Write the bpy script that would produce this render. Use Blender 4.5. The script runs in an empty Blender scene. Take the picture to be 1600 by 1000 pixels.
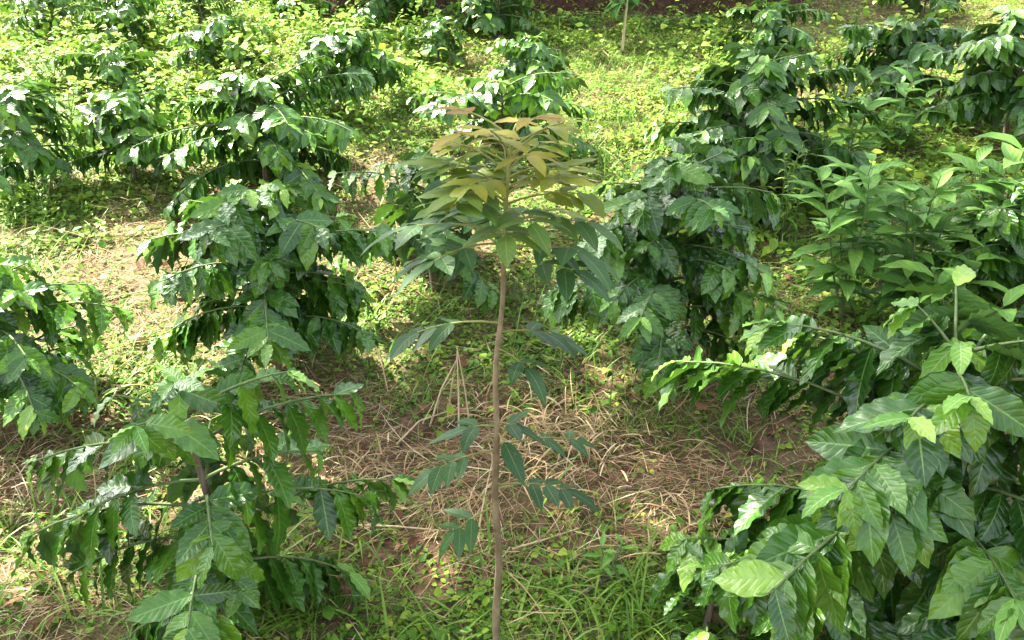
import bpy, math
import numpy as np
from mathutils import Vector

# ------------------------------------------------------------------ camera, sky, sun, exposure
scene = bpy.context.scene
COL = scene.collection
PITCH = math.radians(22.0); CAMZ = 1.70; F = 1386.0
cd = bpy.data.cameras.new("camera"); cam = bpy.data.objects.new("camera", cd); COL.objects.link(cam)
cam.location = (0, 0, CAMZ); cam.rotation_euler = (math.radians(90) - PITCH, 0, 0)
cd.sensor_width = 36; cd.lens = 36 * F / 1600; cd.clip_start = 0.02; cd.clip_end = 1000
scene.camera = cam
SUN = np.array([-0.52, 0.42, 0.74]); SUN /= np.linalg.norm(SUN)
world = bpy.data.worlds.new("World"); scene.world = world; world.use_nodes = True
wn = world.node_tree; bg = wn.nodes['Background']
sky = wn.nodes.new('ShaderNodeTexSky'); sky.sky_type = 'NISHITA'; sky.sun_disc = False
sky.sun_elevation = math.asin(SUN[2]); sky.sun_rotation = math.atan2(SUN[0], SUN[1])
thin_cloud = wn.nodes.new('ShaderNodeHueSaturation'); thin_cloud.inputs['Saturation'].default_value = .45
wn.links.new(sky.outputs[0], thin_cloud.inputs['Color']); wn.links.new(thin_cloud.outputs[0], bg.inputs[0]); bg.inputs[1].default_value = 0.115
sky.dust_density = 3.0; sky.ozone_density = 0.3; sky.air_density = .8
sd = bpy.data.lights.new("sun", 'SUN'); sd.energy = 5.0; sd.angle = math.radians(0.5); sd.color = (1, .94, .80)
so = bpy.data.objects.new("sun", sd); COL.objects.link(so)
so.rotation_euler = Vector(SUN).to_track_quat('Z', 'Y').to_euler()
vs = scene.view_settings; vs.view_transform = 'Standard'; vs.look = 'None'; vs.gamma = 1; vs.exposure = 2.95
scene.cycles.max_bounces = 6; scene.cycles.diffuse_bounces = 3; scene.cycles.glossy_bounces = 2
scene.cycles.transmission_bounces = 3; scene.cycles.transparent_max_bounces = 4

# ------------------------------------------------------------------ small maths
def sstep(a, b, x):
    t = np.clip((np.asarray(x, float) - a) / (b - a), 0, 1); return t * t * (3 - 2 * t)
def wavy(x, y, k=1.0, s=0.0):
    return (np.sin(1.7 * k * x + 1.3 * k * y + s) + np.sin(-1.1 * k * x + 2.3 * k * y + 2.1 * s + 1)
            + .6 * np.sin(3.9 * k * x + .7 * k * y + 3 * s) + .6 * np.sin(.9 * k * x - 4.3 * k * y + s * 1.7 + 2)) / 3.2
def ground(x, y):
    x = np.asarray(x, float); y = np.asarray(y, float)
    z = .17 * np.clip(y, -4, 60) + .025 * wavy(x, y, 1.6) + .010 * wavy(x, y, 6, 1) + .004 * wavy(x, y, 17, 2)
    yb = 7.45 + .9 * sstep(-1.3, -2.3, x) + 1.4 * sstep(2.1, 3.0, x) + .12 * wavy(x, y * 0, 2.4, 4)
    h = 1.25 * (1 - .55 * sstep(2.2, 3.2, x))
    z = z + h * sstep(0, .34, y - yb) + .05 * wavy(x, z * 3, 7, 3) * sstep(0, .1, y - yb) * (1 - sstep(.3, .6, y - yb))
    return z
CP, SP = math.cos(PITCH), math.sin(PITCH)
def ray(px, py):
    a = (px - 800) / F; b = (500 - py) / F
    return np.array([a, CP + b * SP, -SP + b * CP])
def at(px, py):
    """the ground point seen at a place of the photograph"""
    d = ray(px, py); t = .8
    while t < 60:
        if CAMZ + d[2] * t < ground(d[0] * t, d[1] * t): break
        t += .01
    return float(d[0] * t), float(d[1] * t), float(ground(d[0] * t, d[1] * t))
def height_at(y, py):
    d = ray(800, py); return CAMZ + d[2] * y / d[1]
def to_px(x, y, z):
    dy, dz = y, z - CAMZ
    dep = dy * CP - dz * SP; up = dy * SP + dz * CP
    return 800 + F * x / dep, 500 - F * up / dep, dep
def nrm(v): return v / np.maximum(np.linalg.norm(v, axis=-1, keepdims=True), 1e-9)

# ------------------------------------------------------------------ mesh helpers
class Geo:
    def __init__(s): s.v = []; s.f = []; s.a = []; s.n = 0
    def add(s, v, f, a):
        s.v.append(v); s.f.append(f + s.n); s.a.append(a); s.n += len(v)
    def build(s, name, mat, parent=None):
        v = np.concatenate(s.v).astype(np.float32); f = np.concatenate(s.f).astype(np.int32); a = np.concatenate(s.a).astype(np.float32)
        me = bpy.data.meshes.new(name)
        me.vertices.add(len(v)); me.vertices.foreach_set('co', v.ravel())
        me.loops.add(f.size); me.loops.foreach_set('vertex_index', f.ravel())
        me.polygons.add(len(f)); me.polygons.foreach_set('loop_start', np.arange(0, f.size, 4, dtype=np.int32))
        me.polygons.foreach_set('use_smooth', np.ones(len(f), bool))
        at_ = me.attributes.new('lc', 'FLOAT_VECTOR', 'POINT'); at_.data.foreach_set('vector', a.ravel())
        me.update(calc_edges=True); me.materials.append(mat)
        o = bpy.data.objects.new(name, me); COL.objects.link(o)
        if parent is not None: o.parent = parent
        return o

def prof_coffee(s): return np.sin(np.pi * np.clip(s, 0, 1) ** .82) ** .85 * (1 - .25 * sstep(.8, 1, s))
def prof_broad(s): return np.sin(np.pi * np.clip(s, 0, 1) ** .72) ** .8 * (1 - .35 * sstep(.75, 1, s))
def prof_lance(s): return np.sin(np.pi * np.clip(s, 0, 1) ** .75) ** 1.15
def prof_blade(s): return np.clip(1.02 - s, 0, 1) ** .55 * np.minimum(1, .55 + s * 3)
def leaves(G, P, T, U, L, W, curl, rnd, nu=8, nv=4, fold=.25, wave=.0, kw=4.5, prof=prof_coffee, rng=None, twist=0.0):
    """many leaves at once: base P, direction T, upper side U, length L, half width W, curl = bend (radians) towards the underside"""
    n = len(P); T = nrm(T); B = nrm(np.cross(T, U)); N = np.cross(B, T)
    L = np.broadcast_to(L, n).astype(float); W = np.broadcast_to(W, n).astype(float)
    c = np.broadcast_to(curl, n).astype(float); c = np.where(np.abs(c) < .02, .02, c)
    rnd = np.broadcast_to(rnd, n)
    s = np.linspace(0, 1, nu + 1); t = np.linspace(-1, 1, nv + 1)
    S, TT = np.meshgrid(s, t, indexing='ij'); S = S.ravel()[None]; TT = TT.ravel()[None]
    ph1 = rng.uniform(0, 6.28, (n, 1)); ph2 = rng.uniform(0, 6.28, (n, 1))
    cs = c[:, None] * S
    X = L[:, None] * np.sin(cs) / c[:, None]; Z = -L[:, None] * (1 - np.cos(cs)) / c[:, None]
    tx, tz = np.cos(cs), -np.sin(cs)               # local tangent
    nx, nz = np.sin(cs), np.cos(cs)                # local normal
    ph = np.where(TT < 0, ph1, ph2)
    w = prof(S) * W[:, None] * (1 + .35 * wave * np.sin(6.283 * kw * S + ph + 1.3) * np.abs(TT))
    fo = fold * (1 + .3 * np.sin(ph1))
    lift = np.abs(TT) * w * np.sin(fo) + wave * W[:, None] * TT ** 2 * np.sin(6.283 * kw * S + ph) * np.minimum(1, prof(S) * 1.6)
    Y = TT * w * np.cos(fo)
    tw = twist * np.sin(ph2) * S
    Y2 = Y * np.cos(tw) - lift * np.sin(tw) * 0; lift = lift + Y * np.sin(tw)
    X = X + nx * lift; Z = Z + nz * lift
    V = P[:, None] + X[..., None] * T[:, None] + Y2[..., None] * B[:, None] + Z[..., None] * N[:, None]
    m = (nu + 1) * (nv + 1)
    i = np.arange(nu)[:, None] * (nv + 1) + np.arange(nv)[None]
    q = np.stack([i, i + 1, i + nv + 2, i + nv + 1], -1).reshape(-1, 4)
    Fc = (q[None] + (np.arange(n) * m)[:, None, None]).reshape(-1, 4)
    A = np.stack([np.broadcast_to(S, (n, m)), np.broadcast_to(TT, (n, m)), np.broadcast_to(rnd[:, None], (n, m))], -1)
    G.add(V.reshape(-1, 3), Fc, A.reshape(-1, 3))
def tube(G, pts, rad, sides=6, rnd=.5):
    pts = np.asarray(pts, float); k = len(pts); rad = np.broadcast_to(rad, k)
    d = nrm(np.gradient(pts, axis=0)); ref = np.array([0, 0, 1.]) if abs(d[0][2]) < .8 else np.array([1., 0, 0])
    a = nrm(np.cross(d, ref)); b = np.cross(d, a)
    th = np.arange(sides) * 6.28318 / sides
    V = pts[:, None] + rad[:, None, None] * (np.cos(th)[None, :, None] * a[:, None] + np.sin(th)[None, :, None] * b[:, None])
    i = np.arange(k - 1)[:, None] * sides + np.arange(sides)[None]; j = np.arange(k - 1)[:, None] * sides + (np.arange(sides)[None] + 1) % sides
    q = np.stack([i, j, j + sides, i + sides], -1).reshape(-1, 4)
    S = np.repeat(np.linspace(0, 1, k), sides)
    G.add(V.reshape(-1, 3), q, np.stack([S, np.tile(np.linspace(-1, 1, sides), k), np.full(k * sides, rnd)], -1))

# ------------------------------------------------------------------ materials
def nodes(name):
    m = bpy.data.materials.new(name); m.use_nodes = True; nt = m.node_tree
    return m, nt, nt.nodes['Principled BSDF'], nt.nodes['Material Output']
def ramp(nt, stops, fac):
    r = nt.nodes.new('ShaderNodeValToRGB'); e = r.color_ramp.elements
    while len(e) > 1: e.remove(e[-1])
    e[0].position = stops[0][0]; e[0].color = (*stops[0][1], 1)
    for p, c in stops[1:]:
        x = e.new(p); x.color = (*c, 1)
    nt.links.new(fac, r.inputs[0]); return r.outputs[0]
def math_(nt, op, a, b=None, c=None, clamp=False):
    n = nt.nodes.new('ShaderNodeMath'); n.operation = op; n.use_clamp = clamp
    for i, v in enumerate((a, b, c)):
        if v is None: continue
        if isinstance(v, (int, float)): n.inputs[i].default_value = v
        else: nt.links.new(v, n.inputs[i])
    return n.outputs[0]
def mixc(nt, fac, a, b):
    n = nt.nodes.new('ShaderNodeMix'); n.data_type = 'RGBA'
    if isinstance(fac, (int, float)): n.inputs[0].default_value = fac
    else: nt.links.new(fac, n.inputs[0])
    for i, v in ((6, a), (7, b)):
        if isinstance(v, tuple): n.inputs[i].default_value = (*v, 1)
        else: nt.links.new(v, n.inputs[i])
    return n.outputs[2]
def leaf_mat(name, stops, back, rib, rough=.35, trans=.3, veins=9.0, bump=.5, tcol=None, spec=.5, noise=.35, ribw=.05):
    m, nt, p, out = nodes(name)
    a = nt.nodes.new('ShaderNodeAttribute'); a.attribute_name = 'lc'
    sx = nt.nodes.new('ShaderNodeSeparateXYZ'); nt.links.new(a.outputs['Vector'], sx.inputs[0])
    s, t, r = sx.outputs
    at_ = math_(nt, 'ABSOLUTE', t)
    geo = nt.nodes.new('ShaderNodeNewGeometry')
    nz = nt.nodes.new('ShaderNodeTexNoise'); nz.inputs['Scale'].default_value = 28; nz.inputs['Detail'].default_value = 3
    nt.links.new(geo.outputs['Position'], nz.inputs['Vector'])
    f = math_(nt, 'MULTIPLY_ADD', math_(nt, 'SUBTRACT', nz.outputs[0], .5), noise, r, clamp=True)
    col = ramp(nt, stops, f)
    v = math_(nt, 'SINE', math_(nt, 'MULTIPLY', math_(nt, 'SUBTRACT', math_(nt, 'MULTIPLY', s, veins), math_(nt, 'MULTIPLY', at_, 1.6)), 6.283))
    v01 = math_(nt, 'MULTIPLY_ADD', v, .5, .5)
    line = math_(nt, 'POWER', v01, 9)
    ribf = math_(nt, 'LESS_THAN', at_, ribw)
    mark = math_(nt, 'MAXIMUM', math_(nt, 'MULTIPLY', ribf, .8), math_(nt, 'MULTIPLY', line, .15))
    col = mixc(nt, mark, col, rib)
    sp = nt.nodes.new('ShaderNodeTexNoise'); sp.inputs['Scale'].default_value = 75; sp.inputs['Detail'].default_value = 5
    nt.links.new(geo.outputs['Position'], sp.inputs['Vector'])
    col = mixc(nt, ramp(nt, [(.66, (0, 0, 0)), (.72, (.6, .6, .6))], sp.outputs[0]), col, (.16, .13, .04))
    col = mixc(nt, geo.outputs['Backfacing'], col, mixc(nt, .6, col, back))
    nt.links.new(col, p.inputs['Base Color'])
    p.inputs['Specular IOR Level'].default_value = spec
    rr = math_(nt, 'MULTIPLY_ADD', geo.outputs['Backfacing'], .3, math_(nt, 'MULTIPLY_ADD', nz.outputs[0], .15, rough - .07))
    nt.links.new(rr, p.inputs['Roughness'])
    bp = nt.nodes.new('ShaderNodeBump'); bp.inputs['Strength'].default_value = bump; bp.inputs['Distance'].default_value = .004
    hgt = math_(nt, 'SUBTRACT', math_(nt, 'MULTIPLY_ADD', nz.outputs[0], .3, math_(nt, 'SUBTRACT', 1, math_(nt, 'POWER', v01, 3))), math_(nt, 'MULTIPLY', ribf, .6))
    nt.links.new(hgt, bp.inputs['Height']); nt.links.new(bp.outputs[0], p.inputs['Normal'])
    tr = nt.nodes.new('ShaderNodeBsdfTranslucent')
    if tcol: nt.links.new(mixc(nt, .6, col, tcol), tr.inputs[0])
    else: nt.links.new(col, tr.inputs[0])
    mx = nt.nodes.new('ShaderNodeMixShader'); mx.inputs[0].default_value = trans
    nt.links.new(p.outputs[0], mx.inputs[1]); nt.links.new(tr.outputs[0], mx.inputs[2]); nt.links.new(mx.outputs[0], out.inputs[0])
    return m
def bark_mat(name, c1, c2, scale=60, stretch=(1, 1, .2)):
    m, nt, p, out = nodes(name)
    tc = nt.nodes.new('ShaderNodeTexCoord'); mp = nt.nodes.new('ShaderNodeMapping'); mp.inputs['Scale'].default_value = stretch
    nz = nt.nodes.new('ShaderNodeTexNoise'); nz.inputs['Scale'].default_value = scale; nz.inputs['Detail'].default_value = 6
    nt.links.new(tc.outputs['Object'], mp.inputs[0]); nt.links.new(mp.outputs[0], nz.inputs['Vector'])
    nt.links.new(ramp(nt, [(.35, c1), (.65, c2)], nz.outputs[0]), p.inputs['Base Color']); p.inputs['Roughness'].default_value = .85
    bp = nt.nodes.new('ShaderNodeBump'); bp.inputs['Strength'].default_value = .6; bp.inputs['Distance'].default_value = .003
    nt.links.new(nz.outputs[0], bp.inputs['Height']); nt.links.new(bp.outputs[0], p.inputs['Normal'])
    return m
M_COFFEE = leaf_mat('coffee_leaf', [(0, (.012, .048, .007)), (.4, (.036, .116, .009)), (.75, (.088, .205, .012)), (1, (.16, .30, .02))],
                    (.06, .12, .05), (.14, .27, .05), rough=.28, trans=.12, veins=9, bump=.24, tcol=(.16, .38, .01), spec=.5)
M_YOUNG = leaf_mat('young_coffee_leaf', [(0, (.10, .27, .03)), (.5, (.20, .42, .045)), (1, (.36, .52, .08))],
                   (.2, .38, .1), (.40, .55, .2), rough=.33, trans=.32, veins=8, bump=.35)
M_SAP = leaf_mat('sapling_leaf', [(0, (.035, .10, .035)), (.3, (.055, .15, .04)), (.52, (.11, .20, .015)), (.72, (.25, .29, .012)), (.90, (.34, .23, .015)), (1, (.33, .13, .025))],
                 (.16, .24, .10), (.20, .27, .08), rough=.5, trans=.52, veins=7, bump=.12, noise=.12)
M_WEED = leaf_mat('weed_leaf', [(0, (.06, .17, .03)), (.5, (.11, .26, .035)), (1, (.20, .38, .05))],
                  (.11, .22, .08), (.18, .32, .12), rough=.5, trans=.35, veins=6, bump=.35, spec=.3)
M_LIME = leaf_mat('lime_weed_leaf', [(0, (.09, .21, .025)), (.5, (.19, .36, .04)), (1, (.34, .46, .07))],
                  (.2, .34, .08), (.3, .42, .12), rough=.55, trans=.4, veins=5, bump=.2, spec=.25, ribw=.02)
M_COVER = leaf_mat('ground_cover_leaf', [(0, (.05, .14, .012)), (.35, (.11, .24, .018)), (.7, (.27, .40, .03)), (1, (.48, .52, .08))],
                   (.15, .27, .07), (.2, .33, .08), rough=.55, trans=.35, veins=4, bump=.2, spec=.25, ribw=.02)
M_GRASS = leaf_mat('grass_blade', [(0, (.05, .13, .012)), (.45, (.12, .26, .02)), (.85, (.27, .38, .045)), (1, (.38, .36, .13))],
                   (.1, .22, .05), (.15, .27, .06), rough=.45, trans=.35, veins=1, bump=0, spec=.3, ribw=.1)
M_STRAW = leaf_mat('dry_straw', [(0, (.10, .06, .03)), (.3, (.22, .14, .07)), (.6, (.40, .28, .14)), (.85, (.56, .44, .25)), (1, (.64, .57, .38))],
                   (.4, .28, .16), (.42, .3, .17), rough=.7, trans=.12, veins=1, bump=0, spec=.2)
M_DEAD = leaf_mat('dead_leaf', [(0, (.07, .03, .015)), (.5, (.17, .08, .04)), (1, (.33, .19, .10))],
                  (.25, .15, .09), (.2, .12, .06), rough=.75, trans=.1, veins=5, bump=.5, spec=.2)
M_BARK = bark_mat('coffee_bark', (.06, .042, .028), (.17, .125, .085))
M_TWIG = bark_mat('green_twig', (.07, .13, .03), (.13, .17, .06))
M_SBARK = bark_mat('sapling_bark', (.115, .085, .040), (.235, .185, .10), 45, (1, 1, .6))
M_SBARKG = bark_mat('sapling_green_stem', (.13, .15, .035), (.22, .23, .06), 45)
M_TBARK = bark_mat('tree_bark', (.08, .06, .045), (.2, .16, .12), 12)
M_STALK = bark_mat('dry_stalk', (.36, .27, .14), (.58, .46, .28), 40)

def soil_mat():
    m, nt, p, out = nodes('plantation_soil')
    geo = nt.nodes.new('ShaderNodeNewGeometry')
    def nz(sc, det=6):
        n = nt.nodes.new('ShaderNodeTexNoise'); n.inputs['Scale'].default_value = sc; n.inputs['Detail'].default_value = det
        nt.links.new(geo.outputs['Position'], n.inputs['Vector']); return n.outputs[0]
    a, b, c = nz(3), nz(22, 8), nz(90, 4)
    c1 = ramp(nt, [(.3, (.050, .030, .016)), (.55, (.11, .066, .036)), (.75, (.20, .13, .075))], b)
    c2 = ramp(nt, [(.35, (.07, .075, .025)), (.65, (.16, .12, .06))], c)
    nt.links.new(mixc(nt, ramp(nt, [(.42, (0, 0, 0)), (.6, (.75, .75, .75))], a), c1, c2), p.inputs['Base Color'])
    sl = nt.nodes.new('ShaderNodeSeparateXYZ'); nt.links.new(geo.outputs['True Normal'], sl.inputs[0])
    old = p.inputs['Base Color'].links[0].from_socket      # the bank's shade is painted into the soil colour of its cut face
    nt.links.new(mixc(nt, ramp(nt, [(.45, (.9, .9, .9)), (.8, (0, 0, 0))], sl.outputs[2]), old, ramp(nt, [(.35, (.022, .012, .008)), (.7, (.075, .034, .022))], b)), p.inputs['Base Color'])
    p.inputs['Roughness'].default_value = .95; p.inputs['Specular IOR Level'].default_value = .15
    bp = nt.nodes.new('ShaderNodeBump'); bp.inputs['Strength'].default_value = .9; bp.inputs['Distance'].default_value = .02
    nt.links.new(math_(nt, 'ADD', b, math_(nt, 'MULTIPLY', c, .4)), bp.inputs['Height']); nt.links.new(bp.outputs[0], p.inputs['Normal'])
    return m
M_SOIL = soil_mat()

def tag(o, label=None, cat=None, group=None, kind=None):
    if label: o['label'] = label
    if cat: o['category'] = cat
    if group: o['group'] = group
    if kind: o['kind'] = kind
    return o
def empty(name, loc, label, cat, group=None):
    o = bpy.data.objects.new(name, None); COL.objects.link(o); o.location = loc; o.empty_display_size = .1
    return tag(o, label, cat, group)

# ------------------------------------------------------------------ the ground: one sheet to the horizon
def build_ground():
    gx = np.concatenate([-np.geomspace(400, 6.2, 26), np.arange(-6, 6.01, .045), np.geomspace(6.2, 400, 26)])
    gy = np.concatenate([-np.geomspace(300, 1.2, 22), np.arange(-1, 6.9, .045), np.arange(6.9, 9.6, .03), np.geomspace(9.7, 500, 34)])
    X, Y = np.meshgrid(gx, gy, indexing='ij'); Z = ground(X, Y)
    nx, ny = len(gx), len(gy)
    i = np.arange(nx - 1)[:, None] * ny + np.arange(ny - 1)[None]
    q = np.stack([i, i + ny, i + ny + 1, i + 1], -1).reshape(-1, 4)
    G = Geo(); V = np.stack([X, Y, Z], -1).reshape(-1, 3); G.add(V, q, V * 0)
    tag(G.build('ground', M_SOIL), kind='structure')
build_ground()

# ------------------------------------------------------------------ coffee bushes
def coffee_bush(label, px, base_py, top_py, width, seed, leafL=.15, young=.35, near=False, bright=.5, lean=0.0, dens=1.0, name='coffee_bush', group='coffee bushes planted over the slope'):
    rng = np.random.default_rng(seed)
    leafL *= .92; dens *= 1.03
    if not near: leafL *= 1.08; width *= 1.16; dens *= 1.05
    bx, by, bz = at(px, base_py)
    _, _, dep = to_px(bx, by, bz + .4)
    H = max(.28, height_at(by, top_py) - bz + (.10 if near else -.15) * leafL); R = .62 * width * dep / F
    root = empty(name, (bx, by, bz), label, 'coffee bush', group)
    GL, GY, GB, GS = Geo(), Geo(), Geo(), Geo()
    nu, nv = (20, 6) if near else (10, 4)
    k = 7; zz = np.linspace(0, H * .97, k)
    stem = np.stack([lean * (zz / H) ** 2 + .012 * np.sin(zz * 9 + seed), .012 * np.cos(zz * 7 + seed), zz - .0], -1); stem[0] = (0, 0, -.03)
    tube(GS, stem, np.linspace(.013, .004, k) * (.7 + H * .5), 7)
    step = .034 / dens; nn = max(4, int(H * .86 / step)); az = rng.uniform(0, 6.28)
    PL = []; PY = []
    for i in range(nn):
        u = (.26 if by > 1.9 else .12) + (.70 if by > 1.9 else .84) * (i + .5) / nn; z0 = H * u; az += 1.57 + rng.normal(0, .25)
        o = np.array([np.interp(z0, zz, stem[:, 0]), np.interp(z0, zz, stem[:, 1]), z0])
        prof = (.75 + .8 * u if u < .3 else 1.0) * (1 - (max(0, u - .3) / .74) ** 3.5) ** .55
        for side in (0, 3.14159):
            if rng.random() < .06: continue
            a = az + side + rng.normal(0, .2); Lb = max(.05, (R - leafL * .35) * prof * rng.uniform(.62, 1.15) * (1 - .5 * float(sstep(.75, .97, u))))
            if by < 1.9: Lb *= 1 - .28 * max(0., -math.sin(a))      # the two nearest bushes grow flatter on the path side
            e = math.radians(14 + 22 * u + rng.normal(0, 7)); e1 = e - math.radians(30 + 22 * (1 - u)) * min(1.2, Lb / .25)
            m = 6; pts = [o]; 
            for j in range(m):
                ee = e + (e1 - e) * (j + .5) / m
                pts.append(pts[-1] + Lb / m * np.array([math.cos(ee) * math.cos(a), math.cos(ee) * math.sin(a), math.sin(ee)]))
            pts = np.array(pts); tube(GB, pts, np.linspace(.0048, .0020, m + 1), 4)
            d = nrm(np.gradient(pts, axis=0)); np_ = max(2, int(Lb * .86 / (.027 / max(.85, dens)))); 
            for j in range(np_):
                f = 1 - (j / np_) * .86; idx = f * m; i0 = min(m - 1, int(idx)); P = pts[i0] + (pts[i0 + 1] - pts[i0]) * (idx - i0); D = d[min(m, i0 + 1)]
                tipf = .66 + .34 * min(1, j / 1.6)
                side_v = nrm(np.cross(D, [0, 0, 1.]))
                for sg in (-1, 1):
                    if rng.random() < (.04 + .24 * (j / np_)) * (1 if u < .7 else .3): continue
                    T = D * rng.uniform(.2, .8) + sg * side_v * rng.uniform(.3, .9) + np.array([0, 0, -(.05 + 1.15 * rng.random() ** 1.2)]) + rng.normal(0, .12, 3)
                    U = np.array([0, 0, 1.]) + nrm(P * [1, 1, 0] + 1e-6) * .8 + rng.normal(0, .26, 3)
                    l = leafL * rng.uniform(.66, 1.06) * tipf
                    age = np.clip(.12 + .55 * (1 - j / np_) * rng.uniform(.3, 1.1) + .2 * (bright - .5) + rng.normal(0, .13) + (.45 if rng.random() < .05 else 0), 0, 1)
                    PL.append((P, T, U, l, l * rng.uniform(.205, .25), rng.uniform(.1, .9), age))
            if rng.random() < young * (.6 + .9 * u):
                for sg in (-1, 1):
                    T = d[-1] * .8 + sg * nrm(np.cross(d[-1], [0, 0, 1.])) * rng.uniform(.3, .8) + np.array([0, 0, rng.uniform(-1.1, .3)])
                    l = leafL * rng.uniform(.34, .72)
                    PY.append((pts[-1], T, np.array([0, 0, 1.]) + rng.normal(0, .2, 3), l, l * rng.uniform(.17, .23), rng.uniform(.3, 1.1), rng.uniform(.0, .8)))
    for a in (0, 1.57, 3.14, 4.71, .8, 2.4, 3.9, 5.5):      # the leader's own young leaves
        aa = az + a; T = np.array([math.cos(aa), math.sin(aa), rng.uniform(-.5, .6)]); l = leafL * rng.uniform(.45, .8)
        (PY if rng.random() < .6 + young * .4 else PL).append((stem[-1], T, np.array([-.3 * math.cos(aa), -.3 * math.sin(aa), 1.]), l, l * .2, rng.uniform(.5, 1.2), rng.uniform(.2, .7)))
    for PP, G in ((PL, GL), (PY, GY)):
        if not PP: continue
        c = [np.array([q[i] for q in PP]) for i in range(7)]
        leaves(G, c[0], c[1], c[2], c[3], c[4], c[5], c[6], nu, nv, fold=.20, wave=.13, kw=4.3 if near else 3.2, rng=rng, twist=.5)
    GS.build('stem', M_BARK, root); GB.build('branches', M_TWIG, root); GL.build('leaves', M_COFFEE, root)
    if GY.n: GY.build('young_leaves', M_YOUNG, root)
    return root

B = [  # label, px, base, top, width, seed, leaf, young, near
 ("large coffee bush filling the lower right corner, broad wavy dark leaves and lime shoots", 1390, 1075, 525, 740, 11, .168, .75, True, .5, 1.0),
 ("open crowned coffee bush standing alone in the left foreground beside dry straw", 355, 990, 595, 500, 12, .142, .40, True, .6, .85),
 ("glossy dark coffee bush cut by the left edge of the picture, halfway up", 35, 672, 418, 330, 13, .140, .35, True, .55, 1.0),
 ("sunlit coffee bush with hanging leaves, left of the sapling behind the open crowned bush", 435, 580, 300, 340, 14, .150, .30, True, .5, 1.1),
 ("shaded coffee bush just right of the tall sapling, low branches over brown litter", 1035, 605, 250, 330, 15, .140, .30, True, .4, 1.05),
 ("small dark coffee bush half hidden behind the sapling's large leaves", 680, 455, 255, 290, 16, .130, .10, True, .3, .9),
 ("wide sunlit coffee bush in the upper left with a dark hollow below it", 420, 300, 118, 280, 17, .125, .2, False, .5, 1.15),
 ("narrow coffee bush between the wide upper left bush and the left edge weeds", 212, 290, 140, 145, 18, .12, .2, False, .45, 1.1),
 ("coffee bush at the left edge in the upper part, tangled with pale weeds", 50, 300, 125, 170, 19, .12, .25, False, .5, 1.0),
 ("low coffee bush near the upper left corner below the yellow green weed mound", 185, 150, 68, 150, 20, .11, .15, False, .4, 1.0),
 ("rounded coffee bush in the top row between bright weeds, left of the tall leafy one", 355, 112, 22, 120, 21, .11, .2, False, .45, 1.0),
 ("tall leafy coffee bush at upper left centre, touching the wide bush below it", 545, 185, 38, 165, 22, .12, .2, False, .5, 1.1),
 ("smallest rounded coffee bush alone on pale grass below the brown bank", 688, 98, 44, 88, 23, .10, .1, False, .5, 1.1),
 ("coffee bush with a dark shadow on its right, behind the one above the sapling", 828, 130, 62, 125, 24, .125, .1, False, .45, 1.0),
 ("spreading coffee bush directly above the sapling's bronze top", 782, 235, 118, 245, 25, .135, .15, False, .45, .95),
 ("coffee bush at the foot of the brown bank with drooping shiny leaves, upper right", 1195, 85, 6, 150, 26, .135, .35, False, .6, 1.1),
 ("bright shiny coffee bush on a visible dark stem in the upper right", 1180, 305, 78, 250, 27, .140, .35, False, .6, 1.15),
 ("dark sprawling coffee bush near the upper right corner beside pale soil", 1405, 165, 28, 200, 28, .130, .2, False, .35, 1.0),
 ("coffee bush cut by the right edge of the picture near the top", 1568, 235, 12, 210, 29, .135, .3, False, .5, 1.1),
 ("low dark coffee bush squeezed behind the shaded bush right of the sapling", 1100, 345, 205, 170, 30, .13, .1, False, .35, .9),
 ("coffee bush cut by the top edge in the upper left corner", 85, 62, -15, 150, 31, .11, .2, False, .4, 1.0),
 ("coffee bush cut by the top edge, second from the left corner", 205, 72, -10, 115, 32, .11, .15, False, .4, 1.1),
 ("coffee bush cut by the top edge, above the rounded top row bush", 315, 40, -25, 120, 33, .11, .15, False, .45, 1.0),
 ("coffee bush cut by the top edge, fourth from the left corner", 465, 38, -25, 120, 34, .11, .2, False, .45, 1.0),
 ("dark coffee bush against the left end of the brown bank", 612, 45, -30, 115, 35, .11, .15, False, .45, 1.1),
 ("dark coffee bush growing in front of the brown bank, cut by the top edge", 778, 62, -35, 120, 36, .12, .15, False, .35, 1.1),
 ("small coffee seedling at the bottom edge left of the large right corner bush", 1098, 1040, 938, 130, 37, .12, .3, True, .5, .8),
 ("coffee bush at the top edge behind pale soil, near the upper right", 1440, 30, -40, 110, 38, .12, .3, False, .5, 1.0),
 ("dark coffee bush at the right edge behind the broad leaved weeds", 1590, 520, 300, 220, 39, .14, .1, False, .25, 1.1),
]
for (lb, px, bp_, tp, w, sd_, lf, yg, nr, br, dn) in B:
    coffee_bush(lb, px, bp_, tp, w, sd_, lf, yg, nr, br, 0, dn)

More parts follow.
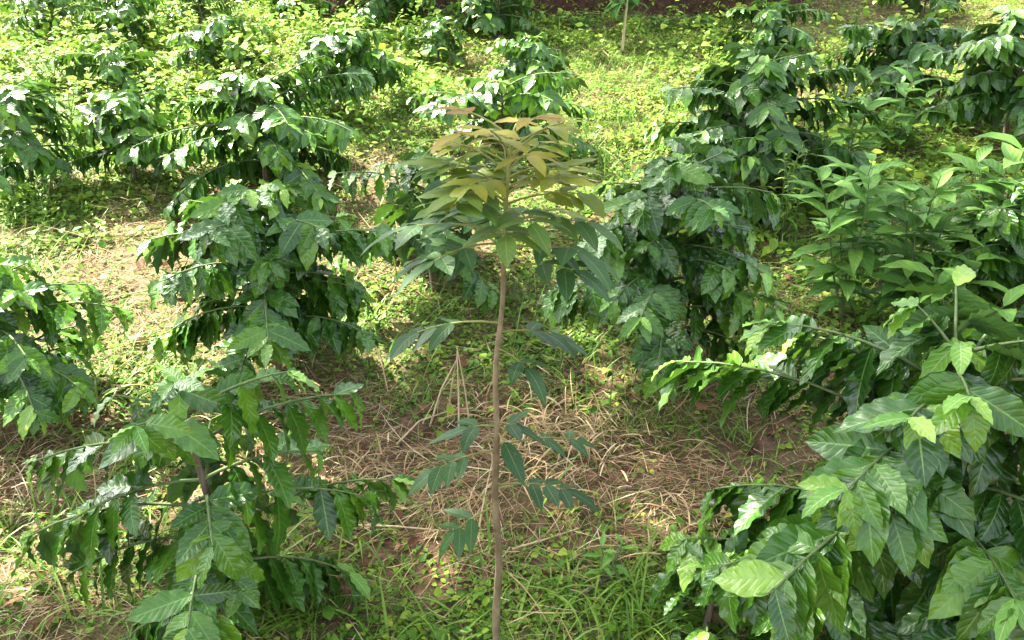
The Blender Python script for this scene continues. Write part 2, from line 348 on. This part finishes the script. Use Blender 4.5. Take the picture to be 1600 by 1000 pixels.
# ------------------------------------------------------------------ the tall sapling
def sapling():
    rng = np.random.default_rng(5)
    bx, by, bz = at(770, 1078); root = empty('shade_tree_sapling', (bx, by, bz), 'slender sapling in the centre with a bare brown stem and a bronze leafy top', 'sapling')
    hz = lambda py: height_at(by, py) - bz
    H = hz(205)
    k = 52; zz = np.linspace(-.03, H, k); dxy = lambda z: np.array([(.030 * (z / H) + .006 * math.sin(z * 7) + .0025 * math.sin(z * 23)), .005 * math.cos(z * 9)])
    pts = np.array([[*dxy(z), z] for z in zz]); r = np.interp(zz, [0, .3, H * .7, H], [.0088, .0078, .0050, .0028]) * (1 + .09 * (np.arange(k) % 5 == 0) + rng.normal(0, .035, k))
    cut = int(k * .82); G = Geo(); tube(G, pts[:cut + 1], r[:cut + 1], 10); G.build('trunk', M_SBARK, root)
    G = Geo(); tube(G, pts[cut:], r[cut:], 8); G.build('green_leader', M_SBARKG, root)
    # compound leaves: py of attachment, azimuth, rachis length, elevation, pairs, leaflet length, tint
    T_ = []
    az = 20
    for py in np.arange(214, 392, 5.2):          # compound leaves spiral up the leader, small and bronze at the top
        u = (py - 214) / 178; az += 137.5 + rng.normal(0, 9)
        T_.append((py, az, .085 + .08 * u + rng.uniform(-.012, .015), 44 - 26 * u + rng.uniform(-13, 13), 1 if u < .12 else (3 if rng.random() < .6 and u < .7 else 2), .058 + .040 * u + rng.uniform(-.006, .008), np.clip(.86 - .68 * u ** 1.5 + rng.normal(0, .07), .04, 1)))
    for a in (200, 335, 80): T_.append((405 + rng.uniform(-10, 20), a, .13, 22, 2, .085, rng.uniform(.05, .25)))
    T_ += [(505, 170, .17, 4, 3, .085, .08), (520, 12, .10, 8, 2, .085, .05), (545, 320, .07, 0, 1, .08, .05),
           (668, 188, .05, 18, 1, .085, .12), (662, 352, .03, 10, 1, .085, .05), (676, 300, .03, 0, 0, .09, .1),
           (705, 196, .12, 5, 3, .075, .2), (790, 205, .09, -5, 2, .078, .3), (758, 350, .14, 18, 3, .078, .04), (700, 20, .17, 10, 2, .065, .12)]
    G, GR = Geo(), Geo(); L_ = []
    for (py, a, rl, el, prs, ll, tint) in T_:
        z = hz(py); o = np.array([*dxy(z), z]); a = math.radians(a); e = math.radians(el)
        pp = [o]; m = 5
        for j in range(m):
            ee = e - .55 * (j + .5) / m
            pp.append(pp[-1] + rl / m * np.array([math.cos(ee) * math.cos(a), math.cos(ee) * math.sin(a), math.sin(ee)]))
        pp = np.array(pp); tube(GR, pp, np.linspace(.0024, .0011, m + 1), 5)
        D = nrm(pp[-1] - pp[-2]); S = nrm(np.cross(D, [0, 0, 1.]))
        L_.append((pp[-1], D + np.array([0, 0, -.12]), ll * 1.05, tint))
        for j in range(prs):
            f = 1 - .62 * (j + .35) / max(1, prs); ix = f * m; i0 = min(m - 1, int(ix)); P = pp[i0] + (pp[i0 + 1] - pp[i0]) * (ix - i0)
            for sg in (-1, 1):
                L_.append((P, D * .45 + sg * S * .85 + np.array([0, 0, rng.uniform(-.12, .2)]), ll * rng.uniform(.8, 1.05), tint + rng.normal(0, .04)))
    n = len(L_); P = np.array([l[0] for l in L_]); T = np.array([l[1] for l in L_]); l = np.array([l[2] for l in L_]); t = np.clip([q[3] for q in L_], 0, 1)
    leaves(G, P, T, np.array([[0, 0, 1.]]) + rng.normal(0, .10, (n, 3)), l, l * rng.uniform(.17, .22, n), rng.uniform(.05, .9, n), t, 12, 6, fold=.10, wave=.05, kw=2.6, prof=prof_broad, rng=rng, twist=.3)
    GR.build('leaf_stalks', M_SBARKG, root); G.build('leaves', M_SAP, root)
sapling()

def far_sapling():
    rng = np.random.default_rng(8); bx, by, bz = at(972, 80)
    root = empty('young_tree', (bx, by, bz), 'thin pale stemmed young tree at the top edge in front of the dark bank', 'young tree')
    H = height_at(by, -8) - bz; G = Geo(); tube(G, [[0, 0, -.03], [.01, 0, H * .5], [.025, 0, H]], [.011, .009, .006], 8); G.build('trunk', M_STALK, root)
    n = 36; a = rng.uniform(0, 6.28, n); P = np.tile([.025, 0, H * .80], (n, 1)) + rng.uniform(-.05, .05, (n, 3)) + np.stack([np.cos(a) * .05, np.sin(a) * .05, rng.uniform(0, .2, n)], -1)
    G = Geo(); leaves(G, P, np.stack([np.cos(a), np.sin(a), rng.uniform(-.9, .3, n)], -1), np.array([[0, 0, 1.]]) + rng.normal(0, .2, (n, 3)), .13, .032, .9, rng.uniform(.1, .6, n), 7, 4, rng=rng)
    G.build('leaves', M_WEED, root)
far_sapling()

# ------------------------------------------------------------------ tall weeds
def tall_weed(name, label, cat, px, base_py, top_py, spread, seed, stems=3, leafL=.10, mat=M_WEED, tint=.4, step=.022, wr=.16, up=.55, group=None, near=True):
    rng = np.random.default_rng(seed); bx, by, bz = at(px, base_py); _, _, dep = to_px(bx, by, bz + .3)
    H = max(.12, height_at(by, top_py) - bz); R = spread * .5 * dep / F
    root = empty(name, (bx, by, bz), label, cat, group); GS, GL = Geo(), Geo(); PP = []
    for s in range(stems):
        a = s * 6.283 / stems + rng.uniform(-.5, .5); h = H * (1 if s == 0 else rng.uniform(.62, .98)); q = R * (.15 if s == 0 else rng.uniform(.35, .9))
        zz = np.linspace(0, 1, 7); pts = np.stack([math.cos(a) * q * zz ** 1.3 + .01 * np.sin(zz * 7 + s), math.sin(a) * q * zz ** 1.3, h * zz - .02], -1)
        tube(GS, pts, np.linspace(.005, .002, 7), 5)
        nl = max(6, int(h * .85 / step)); az = rng.uniform(0, 6)
        for j in range(nl):
            f = .15 + .85 * (j + 1) / nl; az += 2.4 + rng.normal(0, .2)
            P = np.array([np.interp(f, zz, pts[:, i]) for i in range(3)])
            l = leafL * (.35 + .65 * math.sin(math.pi * min(1, .18 + (1 - f) * 1.6)) if f > .62 else .75 + .2 * rng.random()) * rng.uniform(.8, 1.15)
            T = np.array([math.cos(az), math.sin(az), up * (.4 + 1.1 * max(0, f - .5) * 2) + rng.normal(0, .15)])
            PP.append((P, T, np.array([-.2 * math.cos(az), -.2 * math.sin(az), 1.]), l, l * wr * rng.uniform(.85, 1.15), rng.uniform(.4, 1.1), np.clip(tint + .35 * (f - .6) + rng.normal(0, .12), 0, 1)))
    c = [np.array([q[i] for q in PP]) for i in range(7)]
    leaves(GL, *c[:6], c[6], 9 if near else 6, 4, fold=.28, wave=.06, kw=3, prof=prof_lance, rng=rng, twist=.3)
    GS.build('stems', M_TWIG, root); GL.build('leaves', mat, root)
WG = 'broad leaved weeds on the right slope'
for i, (lb, px, b_, t_, sp, st) in enumerate([
    ("tall weed of pointed leaves behind the right corner bush, leftmost stem group", 1312, 500, 245, 150, 3),
    ("bushy pointed leaf weed right of the leftmost weed stems, above the lime shoots", 1415, 510, 265, 190, 4),
    ("tallest pointed leaf weed close to the right edge", 1530, 490, 205, 200, 5),
    ("slim pointed leaf weed further up, left of the dark sprawling coffee bush", 1315, 330, 165, 110, 2),
    ("pointed leaf weed below the dark sprawling coffee bush, near a grass tuft", 1398, 235, 115, 130, 3),
    ("short pointed leaf weed in the middle of the right weed patch", 1370, 420, 300, 150, 3),
    ("low weed with spread pointed leaves, right under the tallest weed", 1480, 560, 400, 200, 4),
    ("pointed leaf weed cut by the right edge behind the tallest weed", 1610, 420, 250, 180, 4)]):
    tall_weed('broadleaf_weed', lb, 'weed', px, b_, t_, sp, 200 + i, st + 1, .185, M_WEED, .50, .024, .19, .5, WG)
LG = 'small bright weeds in the grass'
for i, (lb, px, b_, t_, sp, st, ll) in enumerate([
    ("feathery lime green weed left of the slim pointed leaf weed", 1225, 375, 215, 120, 6, .06),
    ("small whorled weed at the bottom right of the sapling stem", 958, 920, 838, 90, 2, .06),
    ("lime weed cluster at the right end of the sunny grass, under the bank bush", 1110, 90, 48, 90, 6, .05),
    ("bright weed clump between the upper left bushes", 640, 175, 128, 90, 6, .06),
    ("feathery weed at the upper left edge above the tangled bush", 90, 135, 62, 170, 9, .055),
    ("pale flowering weed mound at the left side between two coffee bushes", 115, 215, 118, 130, 9, .05),
    ("bright weed standing near the right upper corner on pale soil", 1335, 45, 8, 60, 4, .06),
    ("green fern like weed under the left foreground bush", 300, 960, 880, 150, 6, .055),
    ("dense lime weed patch between the top left rows", 290, 170, 100, 120, 8, .05),
    ("lime weed below the shaded bush right of the feathery one", 1265, 300, 215, 90, 4, .06)]):
    tall_weed('small_weed', lb, 'weed', px, b_, t_, sp, 240 + i, st, ll, M_LIME if i not in (1, 7) else M_WEED, .6, .014, .15, .45, LG, near=(i in (0, 1, 7)))

for i, (lb, px, b_, t_, sp) in enumerate([
    ("leafy dark plant at the foot of the brown bank, left of the thin young tree", 905, 48, 12, 110),
    ("leafy dark plant at the foot of the brown bank, right of the thin young tree", 1035, 46, 14, 110),
    ("leafy plant at the foot of the bank between two top edge coffee bushes", 700, 40, 2, 80),
    ("small leafy plant at the bank foot close to the shiny bank coffee bush", 1095, 46, 20, 70)]):
    tall_weed('bank_plant', lb, 'plant', px, b_, t_, sp, 300 + i, 7, .10, M_WEED, .2, .02, .24, .2, 'dark plants along the bank foot', near=False)
# ------------------------------------------------------------------ dry stalks and sticks
def sticks():
    rng = np.random.default_rng(3)
    bx, by, bz = at(712, 668); root = empty('dry_stalk', (bx, by, bz), 'broken pale dry stalks bent into a peak left of the sapling stem', 'dry stalk')
    H = height_at(by, 548) - bz; G = Geo()
    for dx, dy in ((-.085, 0), (-.03, .03), (.045, 0), (.012, -.04)):
        tube(G, [[dx, dy, -.02], [dx * .55 + .006, dy * .5, H * .5], [.01, 0, H * rng.uniform(.88, 1.08)]], [.0034, .0028, .0018], 5)
    G.build('stalks', M_STALK, root)
    for i, (lb, x0, y0, x1, y1, r) in enumerate([
        ("thin pale stick lying across the straw right of the sapling", 800, 868, 905, 836, .0030),
        ("curved pale stick leaning left of the broken stalks", 620, 706, 700, 652, .0034),
        ("dark forked root in the grass right of the sapling foot", 905, 945, 985, 895, .006),
        ("pale stick lying low in the straw left of the sapling", 560, 832, 700, 838, .0032)]):
        a = np.array(at(x0, y0)); b = np.array(at(x1, y1)); m = (a + b) / 2 + [0, 0, .03]
        root = empty('stick', tuple(a), lb, 'stick'); G = Geo()
        tube(G, [[0, 0, .018], (m - a) * .9 + rng.normal(0, .006, 3), b - a + [0, 0, .015]], [r, r * .85, r * .5], 5); G.build('shaft', M_BARK if i == 2 else M_STALK, root)
        G = Geo(); tube(G, [m - a, m - a + nrm(b - a) * .05 + np.array([0, .02, .04])], [r * .6, r * .3], 4); G.build('side_twig', M_BARK if i == 2 else M_STALK, root)
sticks()

# ------------------------------------------------------------------ stuff on the ground
def blob(px, py, lst):
    v = np.zeros(len(px))
    for (x, y, rx, ry, w) in lst: v = np.maximum(v, w * np.exp(-((px - x) / rx) ** 2 - ((py - y) / ry) ** 2))
    return v
STRAW = [(760, 740, 330, 120, 1.0), (1060, 780, 130, 110, .9), (590, 275, 70, 60, 1.0), (215, 410, 130, 90, .85), (60, 750, 130, 80, 1.0), (90, 960, 130, 60, .8),
         (300, 540, 200, 60, .6), (560, 650, 120, 50, .8), (620, 400, 90, 50, .7), (1330, 30, 90, 40, .8), (1220, 400, 60, 60, .4), (680, 85, 90, 20, .5), (1010, 130, 90, 25, .25),
         (1150, 640, 120, 60, .7), (400, 700, 120, 200, .6), (1400, 900, 250, 200, .5), (560, 700, 90, 100, .8), (1560, 60, 80, 50, .5), (290,135,50,25,.4)]
GREEN = [(1000, 180, 170, 130, .8), (950, 70, 200, 30, .5), (900, 980, 420, 75, 1.0), (590, 510, 140, 75, 1.0), (330, 930, 260, 70, .8), (1060, 900, 120, 60, .7), (90, 850, 130, 60, .6), (860, 520, 160, 100, .5), (980, 660, 110, 30, .7),
         (60, 330, 150, 60, .8), (590, 225, 70, 35, .9), (1230, 420, 140, 70, .8), (1060, 560, 150, 60, .4), (300, 580, 250, 40, .6), (1150, 950, 150, 80, .8), (820, 900, 200, 60, .6)]
LEAFY = [(150, 320, 210, 70, .9), (640, 170, 90, 60, .9), (980, 190, 190, 150, .8), (960, 100, 220, 40, .9), (300, 150, 330, 130, 1.0), (80, 80, 180, 70, 1.0), (550, 90, 150, 80, 1), (1150, 110, 90, 80, .9), (1250, 300, 130, 100, .9),
         (1400, 250, 250, 120, .8), (850, 560, 140, 90, .7), (600, 470, 110, 50, .8), (60, 620, 140, 90, .7), (700, 950, 350, 60, .7), (1420, 420, 260, 130, .8), (900, 420, 200, 80, .6), (1350, 10, 250, 20, .5), (1050, 260, 200, 100, .9), (880,300,300,60,.6)]
LEAFY2 = [(150, 320, 210, 70, .9), (640, 170, 90, 60, .9), (880, 60, 240, 25, .6), (300, 150, 330, 130, 1.0), (80, 80, 180, 70, 1.0), (550, 90, 150, 80, 1), (1150, 110, 90, 80, .6), (1250, 300, 130, 100, .9), (1400, 250, 250, 120, .8), (850, 560, 140, 90, .5), (60, 620, 140, 90, .7), (1420, 420, 260, 130, .8), (1050, 230, 100, 60, .5), (950, 310, 100, 40, .6)]
TALL = [(130, 330, 110, 40, .5), (640, 160, 70, 50, .9), (300, 150, 300, 110, 1.0), (90, 75, 220, 60, 1.3), (550, 60, 120, 70, .9), (1120, 90, 70, 40, .9), (1260, 320, 80, 80, .7), (1400, 260, 200, 70, .6), (780, 40, 90, 20, .8),(1350,60,70,40,.5)]
BARE = [(770, 740, 260, 90, 1), (1070, 770, 110, 90, 1), (590, 275, 60, 45, 1), (215, 410, 110, 70, .9), (60, 745, 110, 60, 1), (1330, 20, 90, 30, .9), (1230, 60, 50, 25, .8), (560, 680, 90, 60, .9), (90, 960, 90, 40, .7)]
def scatter(rng, n, lst, base=.06, ylim=(1.15, 9.6), clump=1.0, cs=0.0, avoid=0.0):
    X = rng.uniform(-6, 6, n * 4); Y = ylim[0] + (ylim[1] - ylim[0]) * rng.random(n * 4) ** 1.2
    k = np.abs(X) < Y * .66 + .75; X, Y = X[k], Y[k]; Z = ground(X, Y); px, py, dep = to_px(X, Y, Z)
    w = np.clip(blob(px, py, lst) + base, 0, 1) * (1 - avoid * blob(px, py, BARE)) * np.clip(.6 + clump * wavy(X, Y, 5, cs) + .4 * clump * wavy(X, Y, 14, cs + 1), .03, 1)
    s = rng.random(len(X)) < w; X, Y, Z = X[s][:n], Y[s][:n], Z[s][:n]
    return np.stack([X, Y, Z], -1)
def straw():
    rng = np.random.default_rng(71); G = Geo()
    for n, l0, l1, w, e0 in ((230000, .03, .12, .0009, .14), (7000, .10, .26, .0016, .22)):
        P = scatter(rng, n, STRAW, .16, clump=.7, cs=3); n = len(P); a = rng.uniform(0, 6.28, n)
        a = np.where(rng.random(n) < .4, a * .25 + 2.2 + wavy(P[:, 0], P[:, 1], 3) * 2, a)
        P[:, 2] += np.abs(rng.normal(.012, .012, n))
        T = np.stack([np.cos(a), np.sin(a), rng.normal(.05, e0, n)], -1); L = rng.uniform(l0, l1, n)
        leaves(G, P, T, np.array([[0, 0, 1.]]) + rng.normal(0, .5, (n, 3)), L, w * rng.uniform(.7, 1.7, n), rng.normal(.4, .9, n), np.clip(rng.normal(.5, .25, n), 0, 1), 4, 1, prof=prof_blade, rng=rng, twist=.0, fold=.0)
    # hanging bunches
    for i in range(70):
        px, py = rng.uniform(-50, 1250), rng.uniform(560, 960)
        if blob(np.array([px]), np.array([py]), STRAW)[0] < .3 + .5 * rng.random(): continue
        c = int(rng.uniform(10, 40)); x, y, z = at(px, py); P = np.array([x, y, z + rng.uniform(.02, .07)]) + rng.normal(0, .045, (c, 3)) * [1.6, 1.2, .4]; a = rng.normal(rng.uniform(0, 6.28), 1.1, c)
        leaves(G, P, np.stack([np.cos(a), np.sin(a), rng.uniform(-.2, .8, c)], -1), np.array([[0, 0, 1.]]) + rng.normal(0, .2, (c, 3)), rng.uniform(.08, .2, c), rng.uniform(.0012, .0026, c), rng.uniform(.8, 2.2, c), np.clip(rng.normal(.55, .2, c), 0, 1), 6, 1, prof=prof_blade, rng=rng, fold=0)
    tag(G.build('straw_litter', M_STRAW), 'dry tan straw lying matted over the ground between the bushes', 'straw', kind='stuff')
    G = Geo(); P = scatter(rng, 2600, STRAW, .12, clump=.5, cs=5); n = len(P); a = rng.uniform(0, 6.28, n); P[:, 2] += rng.uniform(.005, .03, n)
    L = rng.uniform(.03, .09, n)
    leaves(G, P, np.stack([np.cos(a), np.sin(a), rng.normal(0, .25, n)], -1), np.array([[0, 0, 1.]]) + rng.normal(0, .5, (n, 3)), L, L * .2, rng.normal(.5, 1.2, n), rng.random(n), 5, 2, rng=rng, wave=.2)
    tag(G.build('leaf_litter', M_DEAD), 'fallen brown leaves scattered in the straw', 'fallen leaves', kind='stuff')
def grass():
    rng = np.random.default_rng(72); G = Geo()
    for n, l0, l1, w in ((120000, .04, .10, .0015), (9000, .12, .24, .0028)):
        P = scatter(rng, n, GREEN, .24, clump=1.1, cs=7, avoid=.75); n = len(P); a = rng.uniform(0, 6.28, n); P[:, 2] -= .005
        L = rng.uniform(l0, l1, n)
        leaves(G, P, np.stack([np.cos(a) * .5, np.sin(a) * .5, rng.uniform(.4, 1.1, n)], -1), np.stack([-np.cos(a), -np.sin(a), np.full(n, .6)], -1), L, w * rng.uniform(.7, 1.6, n), rng.uniform(.2, 1.9, n), np.clip(rng.normal(.42, .22, n), 0, 1), 4, 1, prof=prof_blade, rng=rng, fold=0)
    for px, py, c, h, w in ((128, 690, 12, .26, .008), (250, 850, 16, .34, .007), (80, 900, 14, .26, .007), (95, 820, 12, .2, .006), (1405, 230, 14, .24, .010), (880, 930, 16, .22, .006), (560, 840, 10, .2, .009), (700, 990, 18, .2, .006), (1060, 970, 26, .22, .006),
                            (1120, 950, 20, .24, .005), (150, 640, 8, .25, .012), (60, 300, 22, .28, .008), (30, 350, 16, .2, .008), (640, 640, 20, .16, .005), (990, 930, 26, .2, .006), (1010, 985, 24, .22, .006), (480, 960, 24, .24, .005), (420, 900, 20, .2, .005), (1160, 690, 14, .2, .006), (1530, 80, 18, .2, .008)):
        x, y, z = at(px, py); P = np.array([x, y, z]) + rng.normal(0, .025, (c, 3)) * [1, 1, .1]; a = rng.uniform(0, 6.28, c)
        leaves(G, P, np.stack([np.cos(a) * .6, np.sin(a) * .6, rng.uniform(.5, 1.2, c)], -1), np.stack([-np.cos(a), -np.sin(a), np.full(c, .6)], -1), h * rng.uniform(.5, 1.0, c), w * rng.uniform(.3, .6, c), rng.uniform(.8, 2.0, c), np.clip(rng.normal(.5, .15, c), 0, 1), 8, 2, prof=prof_blade, rng=rng, fold=.3)
    tag(G.build('grass', M_GRASS), 'green grass blades and tufts growing between the bushes', 'grass', kind='stuff')
def cover():
    rng = np.random.default_rng(73); G = Geo()
    for n, l0, l1, hh, cs in ((330000, .010, .025, .05, 9), (90000, .020, .045, .14, 12), (45000, .03, .075, .30, 15)):
        P = scatter(rng, n, {9: LEAFY, 12: LEAFY2, 15: TALL}[cs], .42 if cs == 9 else (.07 if cs == 12 else 0.), clump=.9 if cs == 9 else 1.6, cs=cs, avoid=.8); n = len(P); a = rng.uniform(0, 6.28, n)
        far = sstep(3, 6, P[:, 1])
        P[:, 2] += hh * rng.random(n) ** .7 * (.35 + .65 * far) * np.clip(.5 + .8 * wavy(P[:, 0], P[:, 1], 4, 2), .1, 1.2)
        L = rng.uniform(l0, l1, n)
        leaves(G, P, np.stack([np.cos(a), np.sin(a), rng.normal(.15, .45, n)], -1), np.array([[0, 0, 1.]]) + rng.normal(0, .35, (n, 3)), L, L * rng.uniform(.26, .45, n), rng.uniform(-.2, 1.3, n), np.clip(rng.normal(.38 + .2 * far, .2, n), 0, 1), 3, 2, prof=prof_broad, rng=rng, fold=.25)
    tag(G.build('ground_cover', M_COVER), 'low bright green creeping weeds covering the sunny slope', 'ground cover', kind='stuff')
straw(); grass(); cover()

# ------------------------------------------------------------------ the shade tree above (its crown is over the picture, its shade falls in it)
SHADE = [(-350, 1150), (-350, 1030), (100, 950), (380, 820), (600, 745), (690, 600), (690, 420), (900, 370), (1090, 360), (1210, 250), (1320, 170), (1750, 120), (1900, 1150)]
def inside(px, py, poly):
    r = np.zeros(len(px), bool); n = len(poly)
    for i in range(n):
        (x1, y1), (x2, y2) = poly[i], poly[(i + 1) % n]
        c = ((y1 > py) != (y2 > py)) & (px < (x2 - x1) * (py - y1) / ((y2 - y1) if y2 != y1 else 1e-9) + x1); r ^= c
    return r
def shade_tree():
    rng = np.random.default_rng(91)
    root = empty('shade_tree', (-5.8, 2.4, float(ground(-5.8, 2.4))), 'tall shade tree left of the slope whose crown spreads over the foreground', 'tree')
    o = np.array([-5.8, 2.4, float(ground(-5.8, 2.4))])
    n = 60000; X = rng.uniform(-4, 5, n); Y = rng.uniform(.2, 7.5, n); Z = ground(X, Y); px, py, dep = to_px(X, Y, Z)
    k = inside(px, py, SHADE) | ((Y < 1.2)); X, Y, Z = X[k], Y[k], Z[k]
    w = np.clip(.80 + .5 * sstep(2.6, 1.9, Y) + .5 * wavy(X, Y, 3.1, 5) + .3 * wavy(X, Y, 8, 2), .0, 1); k = rng.random(len(X)) < w; C = np.stack([X, Y, Z], -1)[k][:11000]
    t = rng.uniform(6.2, 8.6, len(C)); P = C + SUN * t[:, None] - o; n = len(P)
    a = rng.uniform(0, 6.28, n); G = Geo(); L = rng.uniform(.10, .17, n)
    leaves(G, P, np.stack([np.cos(a), np.sin(a), rng.normal(-.2, .3, n)], -1), np.array([[0, 0, 1.]]) + rng.normal(0, .3, (n, 3)), L, L * .24, .6, rng.uniform(.1, .7, n), 4, 2, rng=rng)
    G.build('crown', M_WEED, root)
    cen = P.mean(0); GT, GB = Geo(), Geo(); top = np.array([.8, .3, 4.2])
    tube(GT, [[0, 0, -.2], [.1, 0, 1.4], [.35, -.1, 2.8], top], [.20, .16, .14, .11], 12); GT.build('trunk', M_TBARK, root)
    for i in range(16):
        e = P[rng.integers(n)]; m = (top + e) / 2 + [0, 0, .5]; tube(GB, [top - [0, 0, .2], (top + m) / 2 + [0, 0, .15], m, e], [.06, .04, .025, .008], 6)
    GB.build('limbs', M_TBARK, root)
shade_tree()

# trees on the bank: their crowns are above the picture, they darken the bank
def bank_tree(label, x, y, h, r, seed):
    rng = np.random.default_rng(seed); z = float(ground(x, y)); root = empty('bank_tree', (x, y, z), label, 'tree', 'trees on top of the bank')
    G = Geo(); tube(G, [[0, 0, -.2], [.1, 0, h * .4], [0, .1, h * .8]], [.13, .10, .05], 10); G.build('trunk', M_TBARK, root)
    n = 5200; d = nrm(rng.normal(0, 1, (n, 3))); rr = rng.random(n) ** .45
    P = d * rr[:, None] * [r, r, h * .42] * (1 + .25 * wavy(d[:, 0] * 3, d[:, 1] * 3 + d[:, 2] * 4, 1.5, seed))[:, None] + [0, 0, h * .62]; a = rng.uniform(0, 6.28, n); L = rng.uniform(.1, .18, n)
    G = Geo(); leaves(G, P, np.stack([np.cos(a), np.sin(a), rng.normal(-.3, .4, n)], -1), np.array([[0, 0, 1.]]) + rng.normal(0, .4, (n, 3)), L, L * .25, .6, rng.uniform(0, .6, n), 4, 2, rng=rng)
    G.build('crown', M_WEED, root)
bank_tree('broad leafy tree on top of the bank, left one', -2.6, 10.6, 4.2, 1.9, 501)
bank_tree('broad leafy tree on top of the bank, middle one', -1.2, 11.2, 3.8, 2.0, 502)
bank_tree('broad leafy tree on top of the bank, right one', 5.8, 12.8, 4.4, 1.8, 503)
